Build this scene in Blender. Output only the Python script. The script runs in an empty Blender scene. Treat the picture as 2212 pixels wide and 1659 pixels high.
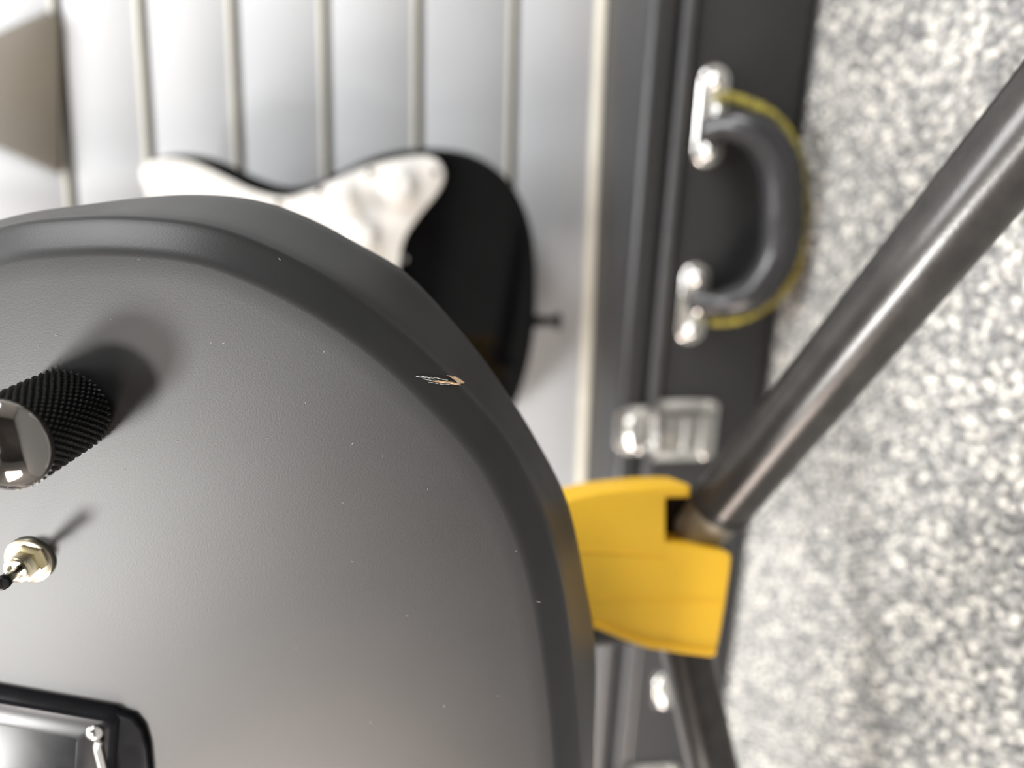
import bpy, bmesh, math, random
import numpy as np
from mathutils import Vector, Matrix

random.seed(4)
rng = np.random.default_rng(4)
S = bpy.context.scene
COL = S.collection
V = Vector

# ------------------------------------------------------------------ camera
FPX = 1560.0
PITCH, YAW = math.radians(7.5), math.radians(10.6)
RIGHT = V((math.cos(YAW), math.sin(YAW), 0))
FWD = V((-math.sin(YAW) * math.cos(PITCH), math.cos(YAW) * math.cos(PITCH), -math.sin(PITCH)))
UP = RIGHT.cross(FWD)
CAM = V((0, 0, 0.25))
cd = bpy.data.cameras.new('camera')
cam = bpy.data.objects.new('camera', cd)
COL.objects.link(cam)
# the picture was taken with the phone on its side: image right is world down
cam.matrix_world = Matrix(((-UP.x, RIGHT.x, -FWD.x, CAM.x), (-UP.y, RIGHT.y, -FWD.y, CAM.y),
                           (-UP.z, RIGHT.z, -FWD.z, CAM.z), (0, 0, 0, 1)))
cd.sensor_fit = 'HORIZONTAL'
cd.sensor_width = 36.0
cd.lens = 36.0 * FPX / 2212.0
cd.clip_start = 0.01
cd.dof.use_dof = True
cd.dof.focus_distance = 0.15
cd.dof.aperture_fstop = 6.3
cd.dof.aperture_blades = 0
S.camera = cam

# ------------------------------------------------------------------ world, lights, exposure
w = bpy.data.worlds.new('world')
S.world = w
w.use_nodes = True
w.node_tree.nodes['Background'].inputs[0].default_value = (0.82, 0.86, 0.92, 1)
w.node_tree.nodes['Background'].inputs[1].default_value = 1.0
S.view_settings.view_transform = 'Standard'
S.view_settings.look = 'None'
S.view_settings.gamma = 1.0
S.view_settings.use_curve_mapping = False
S.view_settings.exposure = 0.38


def area(name, loc, target, sx, sy, power, color):
    l = bpy.data.lights.new(name, 'AREA')
    l.shape = 'RECTANGLE'
    l.size, l.size_y = sx, sy
    l.energy = power
    l.color = color
    o = bpy.data.objects.new(name, l)
    COL.objects.link(o)
    o.location = loc
    o.rotation_euler = (V(target) - V(loc)).to_track_quat('-Z', 'Y').to_euler()
    return o


area('overhead_light', (-1.69, -1.63, 2.26), (-.1, .2, .25), 0.55, 0.55, 95, (1.0, 0.99, 0.965))
area('overhead_light', (-1.1, -2.4, 2.08), (-.1, .2, .25), 0.35, 0.35, 27, (1.0, 0.95, 0.90))
area('overhead_light', (2.3, -0.9, 1.9), (0.1, .4, .2), 1.0, 0.9, 56, (0.99, 0.99, 1.0))
area('overhead_light', (0.25, -0.25, 2.6), (0.1, .5, 0), 1.2, 0.6, 45, (0.98, 0.99, 1.0))  # overhead wash, added to fill the wall shadows and light the handle top
area('shop_window', (-2.9, -0.95, 1.15), (-.1, .2, .25), 1.3, 1.1, 100, (1.0, 0.86, 0.77))

# ------------------------------------------------------------------ helpers


def ray(px, py):
    return FWD - UP * ((px - 1106) / FPX) + RIGHT * ((829.5 - py) / FPX)


def on_plane(px, py, p0, n):
    r = ray(px, py)
    return CAM + r * ((V(p0) - CAM).dot(n) / r.dot(n))


def at_depth(px, py, z):
    return CAM + ray(px, py) * z


def mat(name, color, rough=0.5, metal=0.0, var=0.0, vscale=40, bump=0.0, bscale=400, coat=0.0,
        spec=0.5, color2=None, rvar=0.0, bdist=0.001):
    m = bpy.data.materials.new(name)
    m.use_nodes = True
    nt = m.node_tree
    b = nt.nodes['Principled BSDF']
    b.inputs['Roughness'].default_value = rough
    b.inputs['Metallic'].default_value = metal
    b.inputs['Specular IOR Level'].default_value = spec
    b.inputs['Coat Weight'].default_value = coat
    b.inputs['Coat Roughness'].default_value = 0.05
    tc = nt.nodes.new('ShaderNodeTexCoord')
    nz = nt.nodes.new('ShaderNodeTexNoise')
    nz.inputs['Scale'].default_value = vscale
    nz.inputs['Detail'].default_value = 4
    nt.links.new(tc.outputs['Object'], nz.inputs['Vector'])
    ramp = nt.nodes.new('ShaderNodeValToRGB')
    c2 = color2 or tuple(max(0, c * (1 - var)) for c in color)
    ramp.color_ramp.elements[0].position = 0.35
    ramp.color_ramp.elements[1].position = 0.65
    ramp.color_ramp.elements[0].color = (*c2, 1)
    ramp.color_ramp.elements[1].color = (*color, 1)
    nt.links.new(nz.outputs['Fac'], ramp.inputs['Fac'])
    nt.links.new(ramp.outputs['Color'], b.inputs['Base Color'])
    if rvar:
        mr = nt.nodes.new('ShaderNodeMapRange')
        mr.inputs['To Min'].default_value = max(0, rough - rvar)
        mr.inputs['To Max'].default_value = rough + rvar
        nt.links.new(nz.outputs['Fac'], mr.inputs['Value'])
        nt.links.new(mr.outputs['Result'], b.inputs['Roughness'])
    if bump:
        n2 = nt.nodes.new('ShaderNodeTexNoise')
        n2.inputs['Scale'].default_value = bscale
        n2.inputs['Detail'].default_value = 3
        nt.links.new(tc.outputs['Object'], n2.inputs['Vector'])
        bp = nt.nodes.new('ShaderNodeBump')
        bp.inputs['Strength'].default_value = bump
        bp.inputs['Distance'].default_value = bdist
        nt.links.new(n2.outputs['Fac'], bp.inputs['Height'])
        nt.links.new(bp.outputs['Normal'], b.inputs['Normal'])
    return m


M = {
    'satin_black': mat('satin_black', (.013, .013, .0135), .43, var=.15, vscale=60, bump=.10, bscale=2400, bdist=.0002, spec=.46),
    'gloss_black': mat('gloss_black', (.003, .003, .0033), .06, var=.2, spec=.2),
    'plastic_black': mat('plastic_black', (.010, .010, .012), .22, var=.2, vscale=200, rvar=.03, spec=.15),
    'knurl_black': mat('knurl_black', (.006, .006, .006), .33, var=.3),
    'dark_chrome': mat('dark_chrome', (.30, .285, .27), .06, 1.0, var=.1),
    'chrome': mat('chrome', (.92, .91, .88), .2, 1.0, var=.06, vscale=80),
    'nickel': mat('nickel', (.86, .80, .62), .2, 1.0, var=.08, vscale=300),
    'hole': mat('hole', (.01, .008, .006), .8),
    'pickguard': mat('pickguard', (.88, .86, .82), .22, var=.02),
    'white_knob': mat('white_knob', (.86, .85, .82), .3, var=.03),
    'maple': mat('maple', (.62, .42, .20), .35, var=.2, vscale=30),
    'rosewood': mat('rosewood', (.07, .035, .02), .45, var=.4, vscale=60),
    'slat': mat('slat', (.50, .51, .525), .33, var=.05, vscale=6, rvar=.06, spec=.4),
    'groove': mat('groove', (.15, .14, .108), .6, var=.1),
    'cream': mat('cream', (.72, .69, .60), .45, var=.05),
    'tolex': mat('tolex', (.032, .032, .033), .34, var=.25, vscale=300, bump=.25, bscale=900, bdist=.0006),
    'case_trim': mat('case_trim', (.075, .075, .078), .42, var=.15, vscale=150),
    'handle_black': mat('handle_black', (.032, .032, .034), .22, var=.2, vscale=200, bump=.4, bscale=500, bdist=.0006),
    'cord_yellow': mat('cord_yellow', (.50, .42, .06), .7, color2=(.16, .13, .03), vscale=260, bump=.6, bscale=500),
    'yellow': mat('yellow', (.95, .56, .03), .42, var=.06, vscale=30),
    'tube': mat('tube', (.040, .037, .035), .27, .35, var=.3, vscale=120, bump=.05, bscale=900),
    'collar': mat('collar', (.012, .012, .012), .45, var=.2),
    'stub': mat('stub', (.22, .20, .16), .5, .3, var=.25),
    'carpet_base': mat('carpet_base', (.20, .20, .195), .95, var=.4, vscale=250, bump=1, bscale=300, bdist=.004),
    'plaster': mat('plaster', (.40, .385, .365), .8, var=.05),
    'dark_wall': mat('dark_wall', (.10, .09, .085), .8, var=.2, vscale=3),
    'ceiling_white': mat('ceiling_white', (.75, .75, .74), .85, var=.03),
    'taupe': mat('taupe', (.125, .108, .082), .5, var=.1, vscale=20),
    'dust': mat('dust', (.5, .5, .49), .8, var=.1),
}


def shade(me, angle=40):
    bm = bmesh.new()
    bm.from_mesh(me)
    bmesh.ops.recalc_face_normals(bm, faces=bm.faces)
    for f in bm.faces:
        f.smooth = True
    a = math.radians(angle)
    for e in bm.edges:
        e.smooth = not (len(e.link_faces) == 2 and e.calc_face_angle(0) > a)
    bm.to_mesh(me)
    bm.free()


def obj(name, bm, material, parent=None, angle=40):
    me = bpy.data.meshes.new(name)
    bm.to_mesh(me)
    bm.free()
    shade(me, angle)
    me.materials.append(M[material])
    o = bpy.data.objects.new(name, me)
    COL.objects.link(o)
    if parent:
        o.parent = parent
    return o


def tag(o, label, cat, group=None, kind=None):
    o['label'] = label
    o['category'] = cat
    if group:
        o['group'] = group
    if kind:
        o['kind'] = kind
    return o


def empty(name, m):
    o = bpy.data.objects.new(name, None)
    o.empty_display_size = .02
    COL.objects.link(o)
    o.matrix_world = m
    return o


def struct(o):
    o['kind'] = 'structure'
    return o


def box(bm, lo, hi, bev=0, seg=2):
    g = bmesh.ops.create_cube(bm, size=1)
    vs = g['verts']
    for v in vs:
        v.co = V([lo[i] + (v.co[i] + .5) * (hi[i] - lo[i]) for i in range(3)])
    if bev:
        es = list({e for v in vs for e in v.link_edges})
        bmesh.ops.bevel(bm, geom=es, offset=bev, segments=seg, profile=.5, affect='EDGES')
    return bm


def prism(bm, pts, z0, z1, bev=0, seg=3):
    """polygon pts (x,y) extruded from z0 to z1; the z1 rim is rounded by inset rings"""
    pts = np.array(pts, float)
    a = np.roll(pts, -1, 0) - np.roll(pts, 1, 0)
    area_ = np.sum(pts[:, 0] * np.roll(pts[:, 1], -1) - np.roll(pts[:, 0], -1) * pts[:, 1])
    nrm = np.c_[a[:, 1], -a[:, 0]]
    nrm /= np.linalg.norm(nrm, axis=1)[:, None] + 1e-12
    if area_ < 0:
        nrm = -nrm
    rings = [(pts, z0)]
    if bev:
        s = 1 if z1 > z0 else -1
        for k in range(seg + 1):
            t = k / seg * math.pi / 2
            rings.append((pts - nrm * bev * (1 - math.cos(t)), z1 - s * bev * (1 - math.sin(t))))
    else:
        rings.append((pts, z1))
    vr = [[bm.verts.new((p[0], p[1], z)) for p in r] for r, z in rings]
    n = len(pts)
    for r0, r1 in zip(vr[:-1], vr[1:]):
        for i in range(n):
            bm.faces.new((r0[i], r0[(i + 1) % n], r1[(i + 1) % n], r1[i]))
    bm.faces.new(list(reversed(vr[0])))
    bm.faces.new(vr[-1])
    return bm


def smooth_closed(pts, per=6):
    """closed Catmull-Rom through pts"""
    P = [V(p) for p in pts]
    n = len(P)
    out = []
    for i in range(n):
        p0, p1, p2, p3 = P[i - 1], P[i], P[(i + 1) % n], P[(i + 2) % n]
        for k in range(per):
            t = k / per
            out.append(.5 * ((2 * p1) + (p2 - p0) * t + (2 * p0 - 5 * p1 + 4 * p2 - p3) * t * t + (3 * p1 - p0 - 3 * p2 + p3) * t ** 3))
    return [tuple(p) for p in out]


def smooth_open(pts, per=8):
    P = [V(p) for p in pts]
    P = [P[0] * 2 - P[1]] + P + [P[-1] * 2 - P[-2]]
    out = []
    for i in range(1, len(P) - 2):
        p0, p1, p2, p3 = P[i - 1:i + 3]
        for k in range(per):
            t = k / per
            out.append(.5 * ((2 * p1) + (p2 - p0) * t + (2 * p0 - 5 * p1 + 4 * p2 - p3) * t * t + (3 * p1 - p0 - 3 * p2 + p3) * t ** 3))
    out.append(P[-2])
    return out


def tube(bm, path, r, seg=16, cap=True):
    path = [V(p) for p in path]
    rs = r if isinstance(r, (list, tuple)) else [r] * len(path)
    t0 = (path[1] - path[0]).normalized()
    u = t0.orthogonal().normalized()
    rings = []
    for i, p in enumerate(path):
        t = (path[min(i + 1, len(path) - 1)] - path[max(i - 1, 0)]).normalized()
        u = (u - t * u.dot(t)).normalized()
        v = t.cross(u)
        rings.append([bm.verts.new(p + (u * math.cos(a) + v * math.sin(a)) * rs[i]) for a in [2 * math.pi * k / seg for k in range(seg)]])
    for a, b in zip(rings[:-1], rings[1:]):
        for k in range(seg):
            bm.faces.new((a[k], a[(k + 1) % seg], b[(k + 1) % seg], b[k]))
    if cap:
        bm.faces.new(list(reversed(rings[0])))
        bm.faces.new(rings[-1])
    return bm


def lathe(bm, prof, seg=32, m=None):
    """profile [(r,z)] turned around z"""
    rings = []
    for r, z in prof:
        if r < 1e-7:
            rings.append([bm.verts.new((0, 0, z))])
        else:
            rings.append([bm.verts.new((r * math.cos(2 * math.pi * k / seg), r * math.sin(2 * math.pi * k / seg), z)) for k in range(seg)])
    for a, b in zip(rings[:-1], rings[1:]):
        for k in range(seg):
            j = (k + 1) % seg
            q = [a[k % len(a)], a[j % len(a)], b[j % len(b)], b[k % len(b)]]
            q = list(dict.fromkeys(q))
            if len(q) > 2:
                bm.faces.new(q)
    if m is not None:
        vs = {v for r in rings for v in r}
        bmesh.ops.transform(bm, matrix=m, verts=list(vs))
    return bm


T = Matrix.Translation

# ------------------------------------------------------------------ the room
WALL_Y = 0.57
WN = V((0, 1, 0))


def on_wall(px, py, off=0.0):
    return on_plane(px, py, (0, WALL_Y - off, 0), WN)


bm = bmesh.new()
box(bm, (-3, -3.5, -.05), (3, 1.2, -.001))
struct(obj('floor', bm, 'carpet_base'))
bm = bmesh.new()
box(bm, (-3, -3.5, 2.7), (3, 1.2, 2.75))
struct(obj('ceiling', bm, 'ceiling_white'))
bm = bmesh.new()
box(bm, (-3.05, -3.5, -.05), (-3, 1.2, 2.75))
struct(obj('wall_left', bm, 'plaster'))
bm = bmesh.new()
box(bm, (3, -3.5, -.05), (3.05, 1.2, 2.75))
struct(obj('wall_right', bm, 'plaster'))
bm = bmesh.new()
box(bm, (-3.05, -3.55, -.05), (3.05, -3.5, 2.75))
struct(obj('wall_back', bm, 'dark_wall'))
bm = bmesh.new()
box(bm, (-3.05, 1.2, -.05), (3.05, 1.25, 2.75))
struct(obj('wall_far', bm, 'plaster'))

# slatwall: each slat a part of the wall, a recessed core behind them
gz_ = [on_wall(x, 200).z for x in (140, 320, 515, 709, 908, 1112)]
bot = on_wall(1271, 830).z
pitch = (gz_[0] - gz_[-1]) / 5
wall = struct(empty('wall_front', T((0, WALL_Y, bot))))
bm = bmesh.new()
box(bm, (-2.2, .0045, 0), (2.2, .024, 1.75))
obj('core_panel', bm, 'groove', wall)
G = 0.0055
edges = [bot - G / 2 + .004] + list(reversed(gz_))
while edges[-1] < 1.75:
    edges.append(edges[-1] + pitch)
for a, b in zip(edges[:-1], edges[1:]):
    bm = bmesh.new()
    z0, z1 = a + G / 2 - bot, b - G / 2 - bot
    box(bm, (-2.2, 0, z0), (2.2, .012, z1), .0012, 2)
    obj('slat', bm, 'slat', wall)
    bm = bmesh.new()     # pale lip along the upper and lower edge of each slat
    box(bm, (-2.2, -.0004, z0 + .0002), (2.2, .004, z0 + .0028), .0004, 1)
    obj('slat_lip', bm, 'cream', wall)
bm = bmesh.new()
box(bm, (-2.2, -.003, -.001), (2.2, .022, .0045), .001, 2)
struct(obj('trim_1', bm, 'cream', wall))

# ------------------------------------------------------------------ guitar case under the slatwall
CA = math.radians(5.2)
CX, CN = V((math.cos(CA), -math.sin(CA), 0)), V((math.sin(CA), math.cos(CA), 0))
C0 = on_plane(1661, 830, (0, .48, 0), WN)
C0.z = 0
CM = Matrix(((CX.x, CN.x, 0, C0.x), (CX.y, CN.y, 0, C0.y), (0, 0, 1, 0.0024), (0, 0, 0, 1)))
CI = CM.inverted()


def on_case(px, py, off=0.0):
    """local case coordinates (x along, y into, z up) of a pixel on the front plane moved off towards the viewer"""
    return CI @ on_plane(px, py, C0 - CN * off, CN)


case = empty('guitar_case', CM)
tag(case, 'black textured hard guitar case lying flat on carpet under the slatwall', 'guitar case')
H = .1065
zs = on_case(1405, 830).z       # seam
zt = on_case(1421, 830).z
x0, x1, DEP = -.62, .46, .40


def case_prof(x0, x1, z0, z1, y0, r):
    b = bmesh.new()
    box(b, (x0, y0, z0), (x1, DEP, z1), r, 4)
    return b


obj('case_base', case_prof(x0, x1, 0, zt - .001, 0, .006), 'tolex', case)
obj('case_lid', case_prof(x0, x1, zs + .0012, H, -.0005, .007), 'tolex', case)
bm = bmesh.new()
box(bm, (x0 + .003, -.003, zt - .0015), (x1 - .003, DEP - .003, zs), .0016, 3)
obj('valance_strip', bm, 'case_trim', case)
bm = bmesh.new()
box(bm, (x0 + .01, .012, -.0015), (x1 - .01, DEP - .01, .004))
obj('case_bottom', bm, 'collar', case)

# handle with its two chrome mounts and the yellow cord along it
hp = [(1530, 283, .006), (1575, 270, .016), (1640, 290, .026), (1683, 360, .030), (1690, 455, .031), (1680, 555, .030),
      (1630, 630, .026), (1560, 655, .016), (1500, 652, .006)]
path = smooth_open([on_case(x, y, o) for x, y, o in hp], 8)
n = len(path)
rad = [.0085 + .0045 * math.sin(math.pi * min(1, max(0, (i / (n - 1) - .12) / .76))) ** .6 if .12 < i / (n - 1) < .88 else .0085 for i in range(n)]
bm = bmesh.new()
tube(bm, path, rad, 20)
handle = obj('handle', bm, 'handle_black', case)
cp = [(1560, 205, .010), (1590, 213, .013), (1650, 236, .018), (1702, 285, .021), (1727, 350, .022), (1737, 450, .022), (1727, 560, .021),
      (1698, 622, .020), (1650, 664, .018), (1590, 691, .014), (1535, 695, .010)]
cpath = smooth_open([on_case(x, y, o) for x, y, o in cp], 10)
bm = bmesh.new()
tube(bm, cpath, [.0030 + .0004 * math.sin(i * 1.7) for i in range(len(cpath))], 10)
cord = obj('cord', bm, 'cord_yellow', handle)
cord['label'] = 'thin yellow braided cord along the handle'


def mount(px, py, half):
    c = on_case(px, py)
    m = bmesh.new()
    pts = []
    r = .0105
    for k in range(32):
        a = 2 * math.pi * k / 32
        sx = half - r if math.cos(a) >= 0 else -(half - r)
        pts.append((sx + r * math.cos(a), r * math.sin(a)))
    prism(m, pts, 0, .0045, .003, 4)
    # loop that carries the handle
    lp = smooth_open([(-.007, 0, .003), (-.006, 0, .009), (0, 0, .012), (.006, 0, .009), (.007, 0, .003)], 6)
    tube(m, lp, .0028, 10)
    for sx in (-1, 1):
        lathe(m, [(.0062, .003), (.006, .006), (.0045, .0085), (.002, .0098), (0, .0101)], 20, T((sx * (half - r * .95), 0, 0)))
    # local z outwards: x stays, y -> z, z -> -y
    bmesh.ops.transform(m, matrix=T(c) @ Matrix(((1, 0, 0, 0), (0, 0, -1, 0), (0, 1, 0, 0), (0, 0, 0, 1))), verts=m.verts)
    o = obj('handle_mount', m, 'chrome', case)
    o['label'] = 'chrome oval handle mount'
    return o


mount(1533, 253, .031)
mount(1495, 655, .028)


def latch(px, py, scale=1.0):
    """drawbolt latch over the seam, centre on (px, py); y up, z outwards while building"""
    c = on_case(px, py)
    R = T(c) @ Matrix(((1, 0, 0, 0), (0, 0, -1, 0), (0, 1, 0, 0), (0, 0, 0, 1))) @ Matrix.Scale(scale, 4)
    m = bmesh.new()
    pts = [(-.019, -.034), (.019, -.034), (.023, -.028), (.023, .012), (-.023, .012), (-.023, -.028)]
    prism(m, pts, 0, .003, .0012, 2)
    bmesh.ops.transform(m, matrix=R, verts=m.verts)
    la = obj('latch', m, 'chrome', case)
    la['label'] = 'chrome drawbolt latch'
    m = bmesh.new()        # lever: arched plate with two raised ridges and a curled finger lip
    prof = [(-.031, .004), (-.030, .0075), (-.024, .0085), (-.018, .0075), (-.012, .0095), (-.006, .0085), (0, .0105), (.008, .0105), (.014, .008), (.017, .004)]
    rows = []
    for hw, zz in ((-.016, 0), (-.0135, 1), (.0135, 1), (.016, 0)):
        rows.append([m.verts.new((hw, y, z if zz else z * .45)) for y, z in prof])
    for a, b in zip(rows[:-1], rows[1:]):
        for i in range(len(prof) - 1):
            m.faces.new((a[i], a[i + 1], b[i + 1], b[i]))
    bmesh.ops.solidify(m, geom=m.faces[:], thickness=.0012)
    for yy in (-.021, -.008):
        tube(m, [(-.0125, yy, .0095), (.0125, yy, .0095)], .0022, 10)
    bmesh.ops.transform(m, matrix=R, verts=m.verts)
    obj('lever', m, 'chrome', la)
    m = bmesh.new()        # catch plate on the lid
    prism(m, [(-.018, .018), (.018, .018), (.018, .032), (.012, .040), (-.012, .040), (-.018, .032)], 0, .0035, .0012, 2)
    bmesh.ops.transform(m, matrix=R, verts=m.verts)
    obj('catch_plate', m, 'chrome', la)
    m = bmesh.new()        # wire bail
    tube(m, smooth_open([(-.011, .010, .007), (-.011, .026, .0075), (-.008, .031, .0075), (.008, .031, .0075), (.011, .026, .0075), (.011, .010, .007)], 4), .0017, 8)
    bmesh.ops.transform(m, matrix=R, verts=m.verts)
    obj('bail', m, 'chrome', la)
    m = bmesh.new()
    tube(m, [(-.013, .0285, .005), (.013, .0285, .005)], .0032, 10)
    bmesh.ops.transform(m, matrix=R, verts=m.verts)
    obj('catch_roll', m, 'chrome', la)
    for sx in (-.013, .013):
        for x_, y_, r_ in ((sx, .0215, .0035), (sx * 1.45, -.027, .0032)):
            m = bmesh.new()
            lathe(m, [(r_, .002), (r_ * .86, .0047), (r_ * .43, .0055), (0, .0057)], 14, T((x_, y_, 0)))
            bmesh.ops.transform(m, matrix=R, verts=m.verts)
            obj('rivet', m, 'chrome', la)


latch(1447, 927)
latch(1378, 1700, 1.0)
# small chrome keeper between the two latches
c = on_case(1432, 1490)
m = bmesh.new()
prism(m, [(-.014, -.007), (.010, -.008), (.016, -.004), (.016, .004), (.010, .008), (-.014, .006)], 0, .004, .002, 3)
lathe(m, [(.006, .003), (.0055, .0065), (.003, .009), (0, .0095)], 18, T((-.007, 0, 0)))
bmesh.ops.transform(m, matrix=T(c) @ Matrix(((1, 0, 0, 0), (0, 0, -1, 0), (0, 1, 0, 0), (0, 0, 0, 1))), verts=m.verts)
obj('lock_plate', m, 'chrome', case)

# ------------------------------------------------------------------ black guitar with white pickguard hanging on the slatwall
SY = .497
S0 = on_plane(1160, 690, (0, SY, 0), WN)
SM = Matrix(((1, 0, 0, S0.x), (0, 0, -1, S0.y), (0, 1, 0, S0.z), (0, 0, 0, 1)))   # local x right, y up, z towards viewer
SI = SM.inverted()


def on_strat(px, py, h=0.0):
    p = SI @ on_plane(px, py, (0, SY - h, 0), WN)
    return (p.x, p.y)


strat = empty('hanging_guitar', SM)
tag(strat, 'glossy black electric guitar with white pickguard hanging on the white slatwall', 'guitar')
body_px = [(308, 372), (318, 346), (360, 331), (415, 331), (475, 346), (540, 377), (600, 398), (650, 400), (715, 377), (785, 344), (850, 324),
           (925, 317), (1000, 325), (1062, 352), (1110, 398), (1143, 465), (1158, 540), (1161, 640), (1155, 730), (1139, 810), (1110, 890),
           (1070, 960), (1010, 1020), (930, 1060), (840, 1068), (760, 1042), (690, 1000), (620, 980), (540, 990), (440, 1020), (340, 1040), (240, 1038),
           (165, 1010), (130, 965), (150, 925), (220, 885), (300, 850), (345, 800), (365, 700), (372, 610), (350, 510), (322, 430)]
spts = smooth_closed([on_strat(x, y) for x, y in body_px], 4)
bm = bmesh.new()
prism(bm, spts, -.020, 0, .007, 6)
prism(bm, spts, -.020, -.042, .007, 6)
bmesh.ops.remove_doubles(bm, verts=bm.verts, dist=1e-6)
obj('body', bm, 'gloss_black', strat, 60)
pg_px = [(304, 375), (316, 352), (365, 342), (420, 351), (485, 381), (550, 412), (615, 426), (665, 415), (725, 390), (795, 360), (865, 342), (920, 337),
         (948, 349), (960, 376), (948, 412), (905, 466), (874, 515), (862, 570), (859, 640), (852, 720), (825, 800), (740, 850), (600, 860), (470, 850),
         (400, 800), (385, 720), (385, 640), (375, 560), (345, 470), (318, 415)]
bm = bmesh.new()
prism(bm, smooth_closed([on_strat(x, y, .002) for x, y in pg_px], 4), .0004, .003, .0012, 3)
obj('pickguard', bm, 'pickguard', strat, 50)
for (px, py) in ((862, 402), (742, 424), (783, 513)):
    x, y = on_strat(px, py, .008)
    bm = bmesh.new()
    sc = 1.0 if px > 850 else .72 if py < 500 else .95
    lathe(bm, [(.0125 * sc, .003), (.0125 * sc, .005), (.0105 * sc, .0065), (.0085 * sc, .009), (.0078 * sc, .017), (.0070 * sc, .0185), (0, .0188)], 32, T((x, y, 0)))
    obj('control_knob', bm, 'white_knob', strat)
for (px, py) in ((590, 700), (700, 700), (480, 700)):
    x, y = on_strat(px, py, .006)
    bm = bmesh.new()
    box(bm, (x - .034, y - .008, .003), (x + .034, y + .008, .008), .003, 3)
    obj('pickup', bm, 'white_knob', strat)
for (px, py) in ((600, 440), (690, 412), (800, 372), (940, 372), (872, 560)):
    x, y = on_strat(px, py, .003)
    bm = bmesh.new()
    lathe(bm, [(.0026, .003), (.0022, .0041), (0, .0045)], 12, T((x, y, 0)))
    obj('screw', bm, 'chrome', strat)
x, y = on_strat(1162, 694, -.02)
bm = bmesh.new()
lathe(bm, [(.005, -.004), (.0042, .002), (.0036, .008), (.0048, .012), (.0068, .0145), (.0062, .0165), (0, .017)], 20, T((x, y, -.021)) @ Matrix.Rotation(math.pi / 2, 4, 'X'))
obj('strap_button', bm, 'collar', strat)
xn, yn = on_strat(372, 700)
bm = bmesh.new()
box(bm, (xn - .027, yn - .05, -.004), (xn + .027, yn + .43, .006), .004, 3)
obj('fingerboard', bm, 'rosewood', strat)
bm = bmesh.new()
box(bm, (xn - .025, yn - .03, -.022), (xn + .025, yn + .43, -.0035), .008, 4)
obj('neck', bm, 'maple', strat)
bm = bmesh.new()
prism(bm, smooth_closed([(xn - .026, yn + .425), (xn + .026, yn + .425), (xn + .03, yn + .47), (xn + .045, yn + .50), (xn + .03, yn + .56), (xn - .01, yn + .585), (xn - .04, yn + .56), (xn - .034, yn + .50)], 4), -.02, -.006, .002, 2)
obj('headstock', bm, 'maple', strat)
hg = empty('wall_hanger', SM @ T((xn, yn + .455, -.035)))
tag(hg, 'black two-armed hanger holding the black guitar headstock on the slatwall', 'hanger')
bm = bmesh.new()
box(bm, (-.03, -.04, SY - WALL_Y + .036), (.03, .04, SY - WALL_Y + .044), .002, 2)
obj('back_plate', bm, 'collar', hg)
for s in (-1, 1):
    bm = bmesh.new()
    tube(bm, smooth_open([(s * .008, 0, SY - WALL_Y + .042), (s * .034, -.014, .0), (s * .036, -.014, .03), (s * .034, 0, .05)], 6), .005, 12)
    obj('arm', bm, 'collar', hg)

# ------------------------------------------------------------------ flat taupe shape on the top slat
q = [(-190, 160), (0, 68), (100, 22), (126, 40), (131, 366), (118, 372), (0, 318), (-190, 240)]
P0 = on_wall(0, 200)
bm = bmesh.new()
prism(bm, [(on_wall(x, y, .005).x - P0.x, on_wall(x, y, .005).z - P0.z) for x, y in q], 0, .005, .001, 2)
o = obj('taupe_shape', bm, 'taupe')
o.matrix_world = Matrix(((1, 0, 0, P0.x), (0, 0, -1, WALL_Y - .0002), (0, 1, 0, P0.z), (0, 0, 0, 1)))
tag(o, 'flat taupe shape with slanted ends on the highest slat in view', 'plate')

# ------------------------------------------------------------------ near guitar: satin black, chipped edge
NA, NB = 0.0, 0.30
n_in = (FWD - UP * NA + RIGHT * NB).normalized()
GZ = -n_in
GX = (RIGHT - GZ * RIGHT.dot(GZ)).normalized()
GY = GZ.cross(GX)
CHIP = CAM + ray(950, 820) * .15


def g_local(px, py, h, origin):
    p = on_plane(px, py, CHIP + GZ * h, n_in) - origin
    return (p.dot(GX), p.dot(GY))


zx, zy = g_local(1258, 1659, 0, CHIP)
G0 = CHIP + GX * (zx - .040) + GY * zy       # bottom of the body, on its centre line
GM = Matrix(((GX.x, GY.x, GZ.x, G0.x), (GX.y, GY.y, GZ.y, G0.y), (GX.z, GY.z, GZ.z, G0.z), (0, 0, 0, 1)))


def gl(px, py, h=0.0):
    return g_local(px, py, h, G0)


guitar = empty('electric_guitar', GM)
tag(guitar, 'satin black electric guitar with a chipped edge, standing on the yellow stand', 'guitar')
front_px = [(0, 488), (130, 469), (250, 463), (430, 478), (560, 520), (700, 590), (800, 655), (900, 735), (1003, 838), (1095, 945), (1150, 1050),
            (1190, 1150), (1220, 1280), (1243, 1450), (1258, 1659)]
sil_px = [(0, 474), (200, 440), (330, 424), (440, 420), (568, 434), (690, 482), (782, 534), (880, 592), (1024, 752), (1115, 880), (1155, 945), (1225, 1080),
          (1262, 1250), (1285, 1400), (1290, 1640)]
TB = .040
fr = [gl(x, y, -.0052) for x, y in front_px]
bk = [p for p in (gl(x, y, -TB * .85) for x, y in sil_px) if p[0] > .016]


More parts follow.
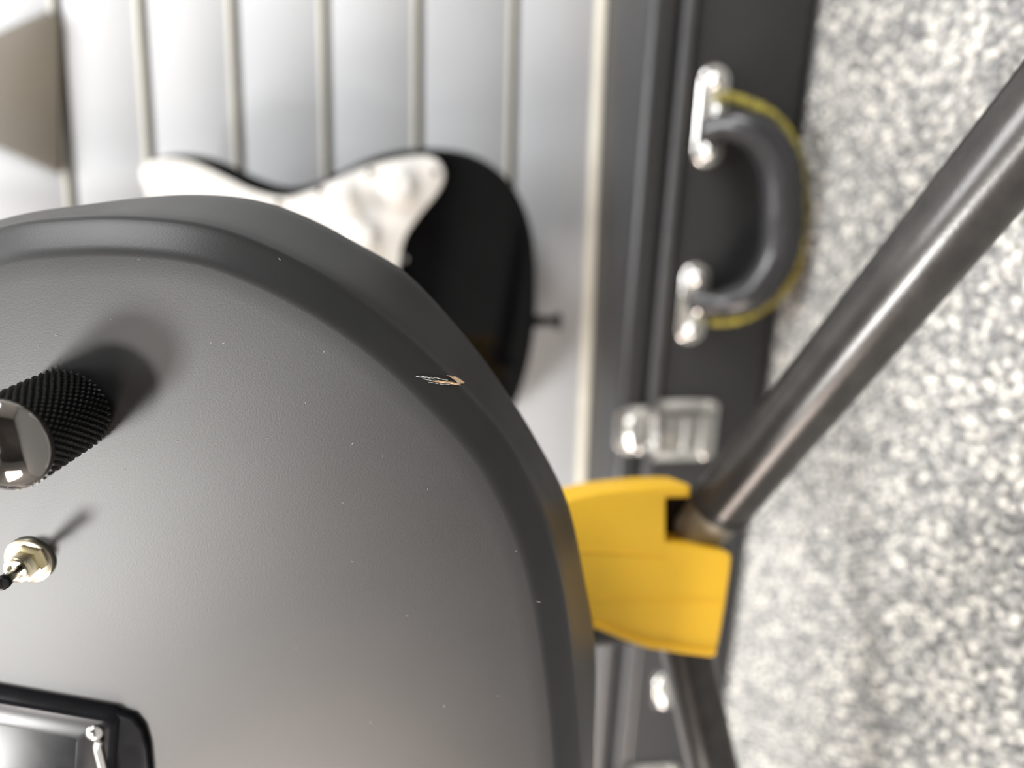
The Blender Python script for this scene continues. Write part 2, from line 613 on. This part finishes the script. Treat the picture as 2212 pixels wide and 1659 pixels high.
def close_body(tr, right_max):
    """complete a traced right lower bout to a whole body outline, mirrored on x = 0"""
    yb = tr[-1][1]
    top = tr[0]
    up = [(top[0] - .012, top[1] + .035), (top[0] - .030, top[1] + .075), (top[0] - .034, top[1] + .105), (top[0] - .024, top[1] + .150),
          (top[0] - .022, top[1] + .190), (top[0] - .050, top[1] + .235), (.050, top[1] + .245), (.030, top[1] + .235)]
    r = list(reversed(up)) + list(tr)
    bottom = [(0.0, yb - .0012)]
    l = [(-x, y) for x, y in reversed(r)]
    return r + bottom + l


def resample(pts, n):
    sm = smooth_closed(pts, 10)
    c = V((0.0, .18))
    # by arc angle around the centre
    ang = np.unwrap([math.atan2(p[1] - c.y, p[0] - c.x) for p in sm])
    rr = np.array([math.hypot(p[0] - c.x, p[1] - c.y) for p in sm])
    if ang[-1] < ang[0]:
        ang, rr = ang[::-1], rr[::-1]
    ang3 = np.r_[ang - 2 * math.pi, ang, ang + 2 * math.pi]
    r3 = np.r_[rr, rr, rr]
    o = np.argsort(ang3, kind='stable')
    A = np.linspace(0, 2 * math.pi, n, endpoint=False)
    R = np.interp(A, ang3[o], r3[o])
    return np.c_[c.x + R * np.cos(A), c.y + R * np.sin(A)]


N = 720
F = resample(close_body(fr, 0), N)
B = resample(close_body(bk, 0), N)
# light smoothing of both outlines
ker = np.exp(-np.linspace(-2, 2, 13) ** 2)
ker /= ker.sum()


def sm(a):
    p = np.r_[a[-6:], a, a[:6]]
    return np.c_[np.convolve(p[:, 0], ker, 'valid'), np.convolve(p[:, 1], ker, 'valid')]


F, B = sm(F), sm(B)
tn = np.roll(F, -1, 0) - np.roll(F, 1, 0)
NR = np.c_[tn[:, 1], -tn[:, 0]]
NR /= np.linalg.norm(NR, axis=1)[:, None]
for _ in range(3):
    NR = sm(NR)
NR /= np.linalg.norm(NR, axis=1)[:, None]
rings = []
for ins, z in ((.030, 0), (.012, 0), (.0078, 0), (.0070, -.00008), (.0062, -.00035), (.0054, -.0008), (.0038, -.0019), (.0020, -.0032), (.0010, -.0040), (.0004, -.0047), (.0001, -.0056)):
    rings.append((F - NR * ins, z))
for t in (.12, .3, .5, .7, .85, 1.0):
    e = t ** .8
    rings.append((F * (1 - e) + B * e - NR * .0006 * math.sin(math.pi * t), -.0068 - (TB * .85 - .0068) * t))
for ins, dz in ((.0004, .003), (.0016, .0046), (.004, .0056), (.008, .006)):
    rings.append((B - NR * ins, -TB * .85 - dz))
bm = bmesh.new()
vr = [[bm.verts.new((p[0], p[1], z)) for p in r] for r, z in rings]
for a, b in zip(vr[:-1], vr[1:]):
    for i in range(N):
        bm.faces.new((a[i], a[(i + 1) % N], b[(i + 1) % N], b[i]))
bm.faces.new(vr[0])
bm.faces.new(list(reversed(vr[-1])))
body = obj('body', bm, 'satin_black', guitar, 60)

# chipped wood at the edge: a shallow splintered patch lying on the rounded rim
chip_m = bpy.data.materials.new('bare_wood')
chip_m.use_nodes = True
nt = chip_m.node_tree
bs = nt.nodes['Principled BSDF']
bs.inputs['Roughness'].default_value = .75
tc = nt.nodes.new('ShaderNodeTexCoord')
mp = nt.nodes.new('ShaderNodeMapping')
mp.inputs['Scale'].default_value = (5200, 1100, 1100)
nz = nt.nodes.new('ShaderNodeTexNoise')
nz.inputs['Scale'].default_value = 1.0
nz.inputs['Detail'].default_value = 4
nt.links.new(tc.outputs['Object'], mp.inputs['Vector'])
nt.links.new(mp.outputs['Vector'], nz.inputs['Vector'])
rp = nt.nodes.new('ShaderNodeValToRGB')
for pos, c in ((.36, (.012, .012, .012)), (.47, (.10, .07, .05)), (.55, (.62, .42, .24)), (.72, (.85, .70, .52))):
    e = rp.color_ramp.elements.new(pos)
    e.color = (*c, 1)
rp.color_ramp.elements[0].color = (.01, .01, .01, 1)
rp.color_ramp.elements[-1].color = (.9, .85, .78, 1)
nt.links.new(nz.outputs['Fac'], rp.inputs['Fac'])
nt.links.new(rp.outputs['Color'], bs.inputs['Base Color'])
M['bare_wood'] = chip_m


def rim_height(x, y):
    """height of the rounded rim under a point of the face plane (metres, <= 0)"""
    d = np.hypot(F[:, 0] - x, F[:, 1] - y)
    i = int(d.argmin())
    ins = -((np.array((x, y)) - F[i]) @ NR[i])
    prof = [(-.002, -.012), (0, -.0062), (.0001, -.0056), (.0004, -.0047), (.0010, -.0040), (.0020, -.0032), (.0038, -.0019), (.0054, -.0008), (.0062, -.00035), (.0070, -.00008), (.0078, 0), (.03, 0)]
    return float(np.interp(ins, [p[0] for p in prof], [p[1] for p in prof]))


def drop(px, py):
    """a pixel dropped on the rim surface"""
    h = 0.0
    for _ in range(12):
        x, y = gl(px, py, h)
        h = rim_height(x, y)
    return V((x, y, h))


def splinter(pxs, lift, name, material, thick=.0002):
    """flat flake along a pixel polyline [(x, y, half width px)] lying on the rim"""
    b = bmesh.new()
    rows = []
    for i, (x, y, hw) in enumerate(pxs):
        a, m_, c = drop(x, y - hw), drop(x, y), drop(x, y + hw)
        jit = random.uniform(0, .00012)
        rows.append([b.verts.new(a + V((0, 0, lift))), b.verts.new(m_ + V((0, 0, lift + thick + jit))), b.verts.new(c + V((0, 0, lift)))])
    for r0, r1 in zip(rows[:-1], rows[1:]):
        for k in range(2):
            b.faces.new((r0[k], r0[k + 1], r1[k + 1], r1[k]))
    return obj(name, b, material, body, 30)


M['raw_tan'] = mat('raw_tan', (.95, .72, .47), .8, color2=(.45, .26, .14), vscale=2600, bump=.4, bscale=4000)
M['flake_grey'] = mat('flake_grey', (.85, .85, .83), .7, color2=(.015, .015, .015), vscale=2200)
dent = splinter([(898, 812, 1), (912, 814, 6), (930, 817, 9), (950, 820, 11), (968, 822, 12), (985, 824, 9), (998, 826, 4), (1004, 826, 1)], .00006, 'chip', 'hole', .00002)
dent['label'] = 'pale splintered chip on the black edge'
splinter([(972, 810, .6), (976, 812, 3), (984, 816, 5.5), (992, 821, 5), (999, 824, 3), (1004, 825, .4)], .0001, 'splinter', 'raw_tan')
splinter([(930, 822, .5), (945, 823.5, 2.2), (960, 825.5, 2.6), (975, 827, 2.4), (988, 829, 1.8), (997, 828, .5)], .0001, 'splinter', 'raw_tan')
splinter([(899, 812.5, .6), (907, 813, 1.8), (918, 814, 2.0), (928, 816, 1.6), (940, 819, .5)], .0001, 'splinter', 'flake_grey')
splinter([(912, 817, .4), (920, 819, 1.2), (930, 821, 1.0), (938, 822.5, .4)], .0001, 'splinter', 'flake_grey')
splinter([(930, 814, .4), (942, 816, .9), (955, 819, .9), (968, 821, .4)], .0001, 'splinter', 'flake_grey')
splinter([(925, 825, .4), (940, 827, 1.0), (955, 829.5, .9), (972, 830, .4)], .0001, 'splinter', 'flake_grey')
splinter([(965, 810, .3), (972, 811.5, .8), (978, 812, .3)], .00016, 'splinter', 'raw_tan')

# knurled control knob with a dark chrome dome
KR, KH = .0091, .0215
kx, ky = gl(152, 883)
knob = empty('volume_knob', Matrix.Identity(4))
knob.parent = guitar
knob.location = (kx, ky, 0)
bm = bmesh.new()
NA_, NZ = 420, 130
gcount, zp = 42, 19
vv = []
for j in range(NZ + 1):
    z = .0012 + (KH - .0022) * j / NZ
    row = []
    for i in range(NA_):
        a = i / NA_
        # two crossed screw threads leave little pyramids
        u1 = (a * gcount + z / KH * zp * .5) % 1
        u2 = (a * gcount - z / KH * zp * .5) % 1
        d = min(abs(u1 - .5) * 2, 1) * .5 + min(abs(u2 - .5) * 2, 1) * .5
        d = min(1 - abs(2 * u1 - 1), 1 - abs(2 * u2 - 1))
        r = KR -   .0008 * (1 - min(1, d * 1.35))
        row.append(bm.verts.new((r * math.cos(2 * math.pi * a), r * math.sin(2 * math.pi * a), z)))
    vv.append(row)
for a, b in zip(vv[:-1], vv[1:]):
    for i in range(NA_):
        bm.faces.new((a[i], a[(i + 1) % NA_], b[(i + 1) % NA_], b[i]))
bm.faces.new(list(reversed(vv[0])))
bm.faces.new(vv[-1])
obj('knurled_skirt', bm, 'knurl_black', knob, 25)
bm = bmesh.new()
lathe(bm, [(.0088, KH - .0014), (.0088, KH - .0004), (.0086, KH), (.0082, KH + .0004), (.0076, KH + .0012), (.0062, KH + .0022), (.0042, KH + .0030), (.002, KH + .0034), (0, KH + .0035)], 64)
obj('dome_cap', bm, 'dark_chrome', knob, 50)
bm = bmesh.new()
lathe(bm, [(.0070, -.0002), (.0070, .0016), (0, .0016)], 32)
obj('knob_washer', bm, 'collar', knob)

# mini toggle switch: washer, hex nut, threaded bushing, bat lever
tx, ty = gl(66, 1208)
sw = empty('toggle_switch', Matrix.Identity(4))
sw.parent = guitar
sw.location = (tx, ty, 0)
bm = bmesh.new()
lathe(bm, [(.0054, -.0002), (.0054, .0006), (.0053, .0009), (.0050, .00105), (.003, .00105)], 48)
obj('washer', bm, 'nickel', sw)
bm = bmesh.new()
hexp = [(  .0040 * math.cos(math.radians(60 * k + 12)),   .0040 * math.sin(math.radians(60 * k + 12))) for k in range(6)]
prism(bm, hexp, .0010, .0027, 0)
obj('hex_nut', bm, 'nickel', sw, 20)
bm = bmesh.new()
prof = [(.0030, .001)]
for k in range(7):
    prof += [(.0031, .0026 + k * .0003), (.00285, .00275 + k * .0003)]
prof += [(.0029, .0049), (.0026, .0051), (.0019, .0051), (.0017, .0042), (0, .0042)]
lathe(bm, prof, 40)
obj('bushing', bm, 'nickel', sw, 50)
bx, by = gl(3, 1262, .0145)
bend = V((bx - tx, by - ty, .0145))
bstart = V((0, 0, .0044))
bm = bmesh.new()
pth = [bstart.lerp(bend, t) for t in (0, .15, .3, .5, .7, .88, .97, 1.0)]
tube(bm, pth, [.00085, .00088, .00100, .00120, .00140, .0015, .0014, .0011], 24)
M['bat_black'] = mat('bat_black', (.05, .048, .046), .18, .8, var=.1)
obj('bat_lever', bm, 'bat_black', sw, 50)

# black pickup in its raised ring, chrome corner screw
HB = .0034
corner = V(gl(246, 1556, HB))
e1 = (V(gl(0, 1513, HB)) - corner).normalized()       # long edge running up the body
e2 = V((-e1.y, e1.x))
if e2.x > 0:
    e2 = -e2
ringo = empty('bridge_pickup', Matrix.Identity(4))
ringo.parent = guitar
ringo.matrix_local = Matrix(((e2.x, e1.x, 0, corner.x), (e2.y, e1.y, 0, corner.y), (0, 0, 1, 0), (0, 0, 0, 1)))
# local: x across towards the centre line, y up along the strings
LX, LY = .088, .044


def rrect(x0, y0, x1, y1, r, n=8):
    out = []
    for cx, cy, a0 in ((x1 - r, y1 - r, 0), (x0 + r, y1 - r, 90), (x0 + r, y0 + r, 180), (x1 - r, y0 + r, 270)):
        for k in range(n + 1):
            a = math.radians(a0 + 90 * k / n)
            out.append((cx + r * math.cos(a), cy + r * math.sin(a)))
    return out


bm = bmesh.new()
outer = rrect(-.0010, -.0010, LX + .0010, LY + .0010, .003)
outt = rrect(0, 0, LX, LY, .0022)
inn = rrect(.0075, .0085, LX - .0075, LY - .0085, .0010)
inb = rrect(.0075, .0085, LX - .0075, LY - .0085, .0010)
rl = [(outer, 0), (outer, .0006), (outt, HB - .0008), (rrect(.0004, .0004, LX - .0004, LY - .0004, .002), HB - .0003), (rrect(.001, .001, LX - .001, LY - .001, .0018), HB), (rrect(.0072, .0082, LX - .0072, LY - .0082, .0012), HB), (inn, HB - .0004), (inb, .001)]
vr = [[bm.verts.new((p[0], p[1], z)) for p in r] for r, z in rl]
n = len(outer)
for a, b in zip(vr[:-1], vr[1:]):
    for i in range(n):
        bm.faces.new((a[i], a[(i + 1) % n], b[(i + 1) % n], b[i]))
obj('pickup_ring', bm, 'plastic_black', ringo, 40)
bm = bmesh.new()
prism(bm, rrect(.0082, .0092, LX - .0082, LY - .0092, .002), .001, HB - .0022, .001, 3)
obj('coil_cover', bm, 'plastic_black', ringo)
for cx, cy in ((.0045, .0042), (LX - .0045, .0042), (.0045, LY - .0042), (LX - .0045, LY - .0042)):
    bm = bmesh.new()
    lathe(bm, [(.0021, HB - .0003), (.0020, HB + .0006), (.0014, HB + .0012), (.0006, HB + .00145), (0, HB + .0015)], 24, T((cx, cy, 0)))
    obj('ring_screw', bm, 'chrome', ringo)

b = bmesh.new()  # black base, drawn wider to take in the hard shadow past the corner
prism(b, [gl(x, y, .0016) for x, y in [(-260, 1440), (0, 1494), (250, 1541), (284, 1552), (306, 1578), (318, 1620), (324, 1680), (330, 1800), (330, 2300), (-260, 2200)]], 0, .0016, .0006, 3)
obj('base_with_shadow', b, 'plastic_black', guitar)
b = bmesh.new()
strip = [V((*gl(x, y, HB), HB + .0003)) for x, y in [(216, 1596), (213, 1612), (218, 1634), (224, 1662), (228, 1700), (228, 1760)]]
tube(b, smooth_open(strip, 6), .0011, 14)
obj('chrome_rail', b, 'chrome', guitar)

# neck of the near guitar (mostly above the picture)
ytop = F[:, 1].max()
bm = bmesh.new()
box(bm, (-.027, ytop - .06, -.012), (.027, ytop + .42, .002), .004, 3)
obj('fingerboard', bm, 'rosewood', guitar)
bm = bmesh.new()
box(bm, (-.025, ytop - .03, -.030), (.025, ytop + .42, -.010), .008, 3)
obj('neck', bm, 'maple', guitar)
bm = bmesh.new()
prism(bm, [(-.026, ytop + .415), (.026, ytop + .415), (.045, ytop + .46), (.040, ytop + .58), (0, ytop + .60), (-.040, ytop + .58), (-.045, ytop + .46)], -.028, -.012, .002, 2)
obj('headstock', bm, 'satin_black', guitar)

# dust specks on the face
bm = bmesh.new()
specks = [(125, 725, 7), (455, 740, 5), (483, 741, 3), (85, 749, 3), (128, 776, 3), (577, 946, 4), (762, 958, 4), (827, 985, 3), (924, 1057, 3), (740, 1086, 3),
          (270, 1014, 3), (762, 1213, 3), (1163, 1300, 6), (1075, 1503, 4), (960, 1525, 4), (383, 953, 3), (1115, 1190, 3), (660, 870, 3), (555, 790, 2), (604, 560, 3), (300, 560, 2),
          (420, 1200, 2), (560, 1130, 3), (880, 1330, 3), (350, 1290, 2), (640, 1400, 3), (800, 1560, 3), (520, 1250, 2), (240, 690, 2), (700, 760, 3)]
for px, py, L in specks:
    a = random.uniform(0, math.pi)
    cx, cy = gl(px, py)
    ln, wd = L * .00007, .00005
    d = V((math.cos(a), math.sin(a), 0))
    tube(bm, [V((cx, cy, .00005)) - d * ln, V((cx, cy, .00012)), V((cx, cy, .00005)) + d * ln + V((d.y, -d.x, 0)) * ln * .4], wd * .7, 5)
o = obj('dust', bm, 'dust', body)
o['kind'] = 'stuff'

# ------------------------------------------------------------------ guitar stand: yellow yoke and tube legs
stand = None
YZ = .285
YN = FWD.copy()
YN.z = 0
YN.normalize()
yo = at_depth(1400, 1230, YZ)
foot = V((yo.x, yo.y + .03, .0015))
stand = empty('guitar_stand', T(foot))
tag(stand, 'guitar stand with yellow yoke and dark tube legs holding the satin black guitar', 'guitar stand')
# yoke built in a frame that faces the viewer; x right, y up, z outwards
yr = RIGHT.copy()
YM = Matrix(((yr.x, 0, -YN.x, yo.x - foot.x), (yr.y, 0, -YN.y, yo.y - foot.y), (0, 1, 0, yo.z - foot.z), (0, 0, 0, 1)))
YI = (T(foot) @ YM).inverted()


def on_yoke(px, py, off=0.0):
    p = YI @ on_plane(px, py, yo - YN * off, YN)
    return (p.x, p.y)


def yoke_part(name, px, z0, z1, bev, per=4, sharp=False):
    b = bmesh.new()
    pts = [on_yoke(x, y, z1) for x, y in px]
    if not sharp:
        pts = smooth_closed(pts, per)
    prism(b, pts, z0, z1, bev, 4)
    bmesh.ops.transform(b, matrix=YM, verts=b.verts)
    return obj(name, b, 'yellow', stand, 40)


shell = [(1150, 1110), (1195, 1090), (1235, 1075), (1290, 1062), (1350, 1054), (1410, 1049), (1460, 1047), (1490, 1048), (1494, 1052), (1494, 1072), (1490, 1075),
         (1443, 1076), (1440, 1079), (1440, 1168), (1443, 1172), (1500, 1180), (1560, 1190), (1576, 1194), (1582, 1203), (1580, 1230), (1570, 1300), (1560, 1360), (1553, 1398), (1545, 1409),
         (1535, 1410), (1480, 1402), (1400, 1390), (1340, 1370), (1285, 1348), (1220, 1310), (1150, 1270)]
yoke = yoke_part('yoke', shell, -.012, .012, .0016, sharp=True)
lip = [(1285, 1344), (1340, 1367), (1400, 1387), (1480, 1399), (1535, 1407), (1547, 1404), (1550, 1411), (1543, 1419), (1530, 1419), (1470, 1412), (1398, 1401), (1335, 1378), (1280, 1356)]
b_ = yoke_part('yoke_lip', lip, -.012, .0132, .0008, sharp=True)
for ya, yb, xa, xb in ((1188, 1193, 1235, 1440), (1290, 1295, 1280, 1560)):
    yoke_part('rib', [(xa, ya), (xb, ya + 10), (xb, yb + 10), (xa, yb)], .0085, .0125, .0004, sharp=True)
# dark inside of the socket
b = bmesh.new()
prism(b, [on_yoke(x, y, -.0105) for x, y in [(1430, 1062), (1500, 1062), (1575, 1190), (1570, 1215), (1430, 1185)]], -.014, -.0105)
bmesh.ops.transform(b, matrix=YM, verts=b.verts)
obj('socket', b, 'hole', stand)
# front leg: thick tube coming towards the viewer
TR = .0118
A_ = at_depth(1556, 1092, .283)
B_ = at_depth(2190, 322, .190)
d = (B_ - A_)
tfl = (A_.z - .010) / (A_.z - B_.z)
C_ = A_ + d * tfl
L = lambda p: V(p) - foot
b = bmesh.new()
tube(b, [L(A_ + d * .0), L(A_ + d * .5), L(A_ + d), L(C_)], TR, 48)
leg = obj('leg', b, 'tube', stand)
b = bmesh.new()
dn = d.normalized()
tube(b, [L(A_ - dn * .001), L(A_ - dn * .0004), L(A_ + dn * .0025), L(A_ + dn * .003)], [TR * .98, TR * 1.06, TR * 1.06, TR * .98], 40)
obj('collar', b, 'collar', leg)
b = bmesh.new()
tube(b, [L(A_ - dn * .020), L(A_ - dn * .018), L(A_)], [TR * .80, TR * .88, TR * .90], 40)
obj('leg_end', b, 'stub', leg)
b = bmesh.new()
tube(b, [L(C_ - dn * .03), L(C_ - dn * .004), L(C_ + dn * .002)], [TR * 1.2, TR * 1.2, TR * .95], 32)
obj('rubber_foot', b, 'collar', leg)
# left leg, running down behind the yoke
A2 = at_depth(1478, 1385, .300)
B2 = at_depth(1545, 1680, .305)
d2 = B2 - A2
t2 = (A2.z - .010) / max(1e-4, (A2.z - B2.z))
C2 = A2 + d2 * min(t2, 4)
b = bmesh.new()
tube(b, [L(A2 - d2 * .2), L(A2 + d2 * .5), L(C2)], .0105, 40)
leg2 = obj('leg', b, 'tube', stand)
b = bmesh.new()
dn2 = d2.normalized()
tube(b, [L(C2 - dn2 * .03), L(C2 - dn2 * .004), L(C2 + dn2 * .002)], [.0125, .0125, .010], 24)
obj('rubber_foot', b, 'collar', leg2)
# rear post that carries the yoke (hidden behind the guitar)
b = bmesh.new()
pz = yo + YN * .004 - RIGHT * .02
tube(b, [L(pz + V((0, 0, -.02))), L(pz + V((0, 0, .35)))], .010, 24)
obj('post', b, 'tube', stand)

# ------------------------------------------------------------------ carpet pile
ico = bmesh.new()
bmesh.ops.create_icosphere(ico, subdivisions=1, radius=1)
iv = np.array([v.co for v in ico.verts])
itri = np.array([[v.index for v in f.verts] for f in ico.faces])
ico.free()
pt = .0045
xs, ys = np.meshgrid(np.arange(-.62, .52, pt), np.arange(.06, .64, pt * .87))
xs = xs + (np.arange(xs.shape[0]) % 2)[:, None] * pt * .5
xs = (xs + rng.normal(0, .0008, xs.shape)).ravel()
ys = (ys + rng.normal(0, .0008, ys.shape)).ravel()
lc = [CI @ V((x, y, 0)) for x, y in zip(xs, ys)]
keep = np.array([p.y < -.001 for p in lc])
xs, ys = xs[keep], ys[keep]
k = len(xs)
sx = rng.uniform(.0017, .0032, k)
sy = rng.uniform(.0017, .0032, k)
sz = rng.uniform(.0016, .0032, k)
an = rng.uniform(0, 6.28, k)
lx = iv[None, :, 0] * sx[:, None]
ly = iv[None, :, 1] * sy[:, None]
co = np.empty((k, len(iv), 3))
co[:, :, 0] = xs[:, None] + lx * np.cos(an)[:, None] - ly * np.sin(an)[:, None]
co[:, :, 1] = ys[:, None] + lx * np.sin(an)[:, None] + ly * np.cos(an)[:, None]
co[:, :, 2] = rng.uniform(-.0016, -.0004, k)[:, None] + iv[None, :, 2] * sz[:, None]
co[:, :, 2] = np.minimum(co[:, :, 2], .0022)
fa = (itri[None] + (np.arange(k) * len(iv))[:, None, None]).reshape(-1, 3)
me = bpy.data.meshes.new('carpet_pile')
nv, nf = k * len(iv), len(fa)
me.vertices.add(nv)
me.vertices.foreach_set('co', co.reshape(-1).astype(np.float32))
me.loops.add(nf * 3)
me.loops.foreach_set('vertex_index', fa.reshape(-1).astype(np.int32))
me.polygons.add(nf)
me.polygons.foreach_set('loop_start', (np.arange(nf) * 3).astype(np.int32))
me.polygons.foreach_set('use_smooth', np.ones(nf, bool))
me.update()
cm = bpy.data.materials.new('carpet_loops')
cm.use_nodes = True
nt = cm.node_tree
bs = nt.nodes['Principled BSDF']
bs.inputs['Roughness'].default_value = .85
bs.inputs['Specular IOR Level'].default_value = .2
ge = nt.nodes.new('ShaderNodeNewGeometry')
rp = nt.nodes.new('ShaderNodeValToRGB')
rp.color_ramp.elements[0].color = (.17, .17, .173, 1)
rp.color_ramp.elements[1].color = (.66, .64, .59, 1)
for pos, c in ((.2, (.26, .26, .26)), (.45, (.31, .305, .295)), (.75, (.48, .47, .44))):
    e = rp.color_ramp.elements.new(pos)
    e.color = (*c, 1)
nt.links.new(ge.outputs['Random Per Island'], rp.inputs['Fac'])
nt.links.new(rp.outputs['Color'], bs.inputs['Base Color'])
me.materials.append(cm)
o = bpy.data.objects.new('carpet_pile', me)
COL.objects.link(o)
tag(o, 'speckled light grey looped carpet pile covering the floor', 'carpet', kind='stuff')
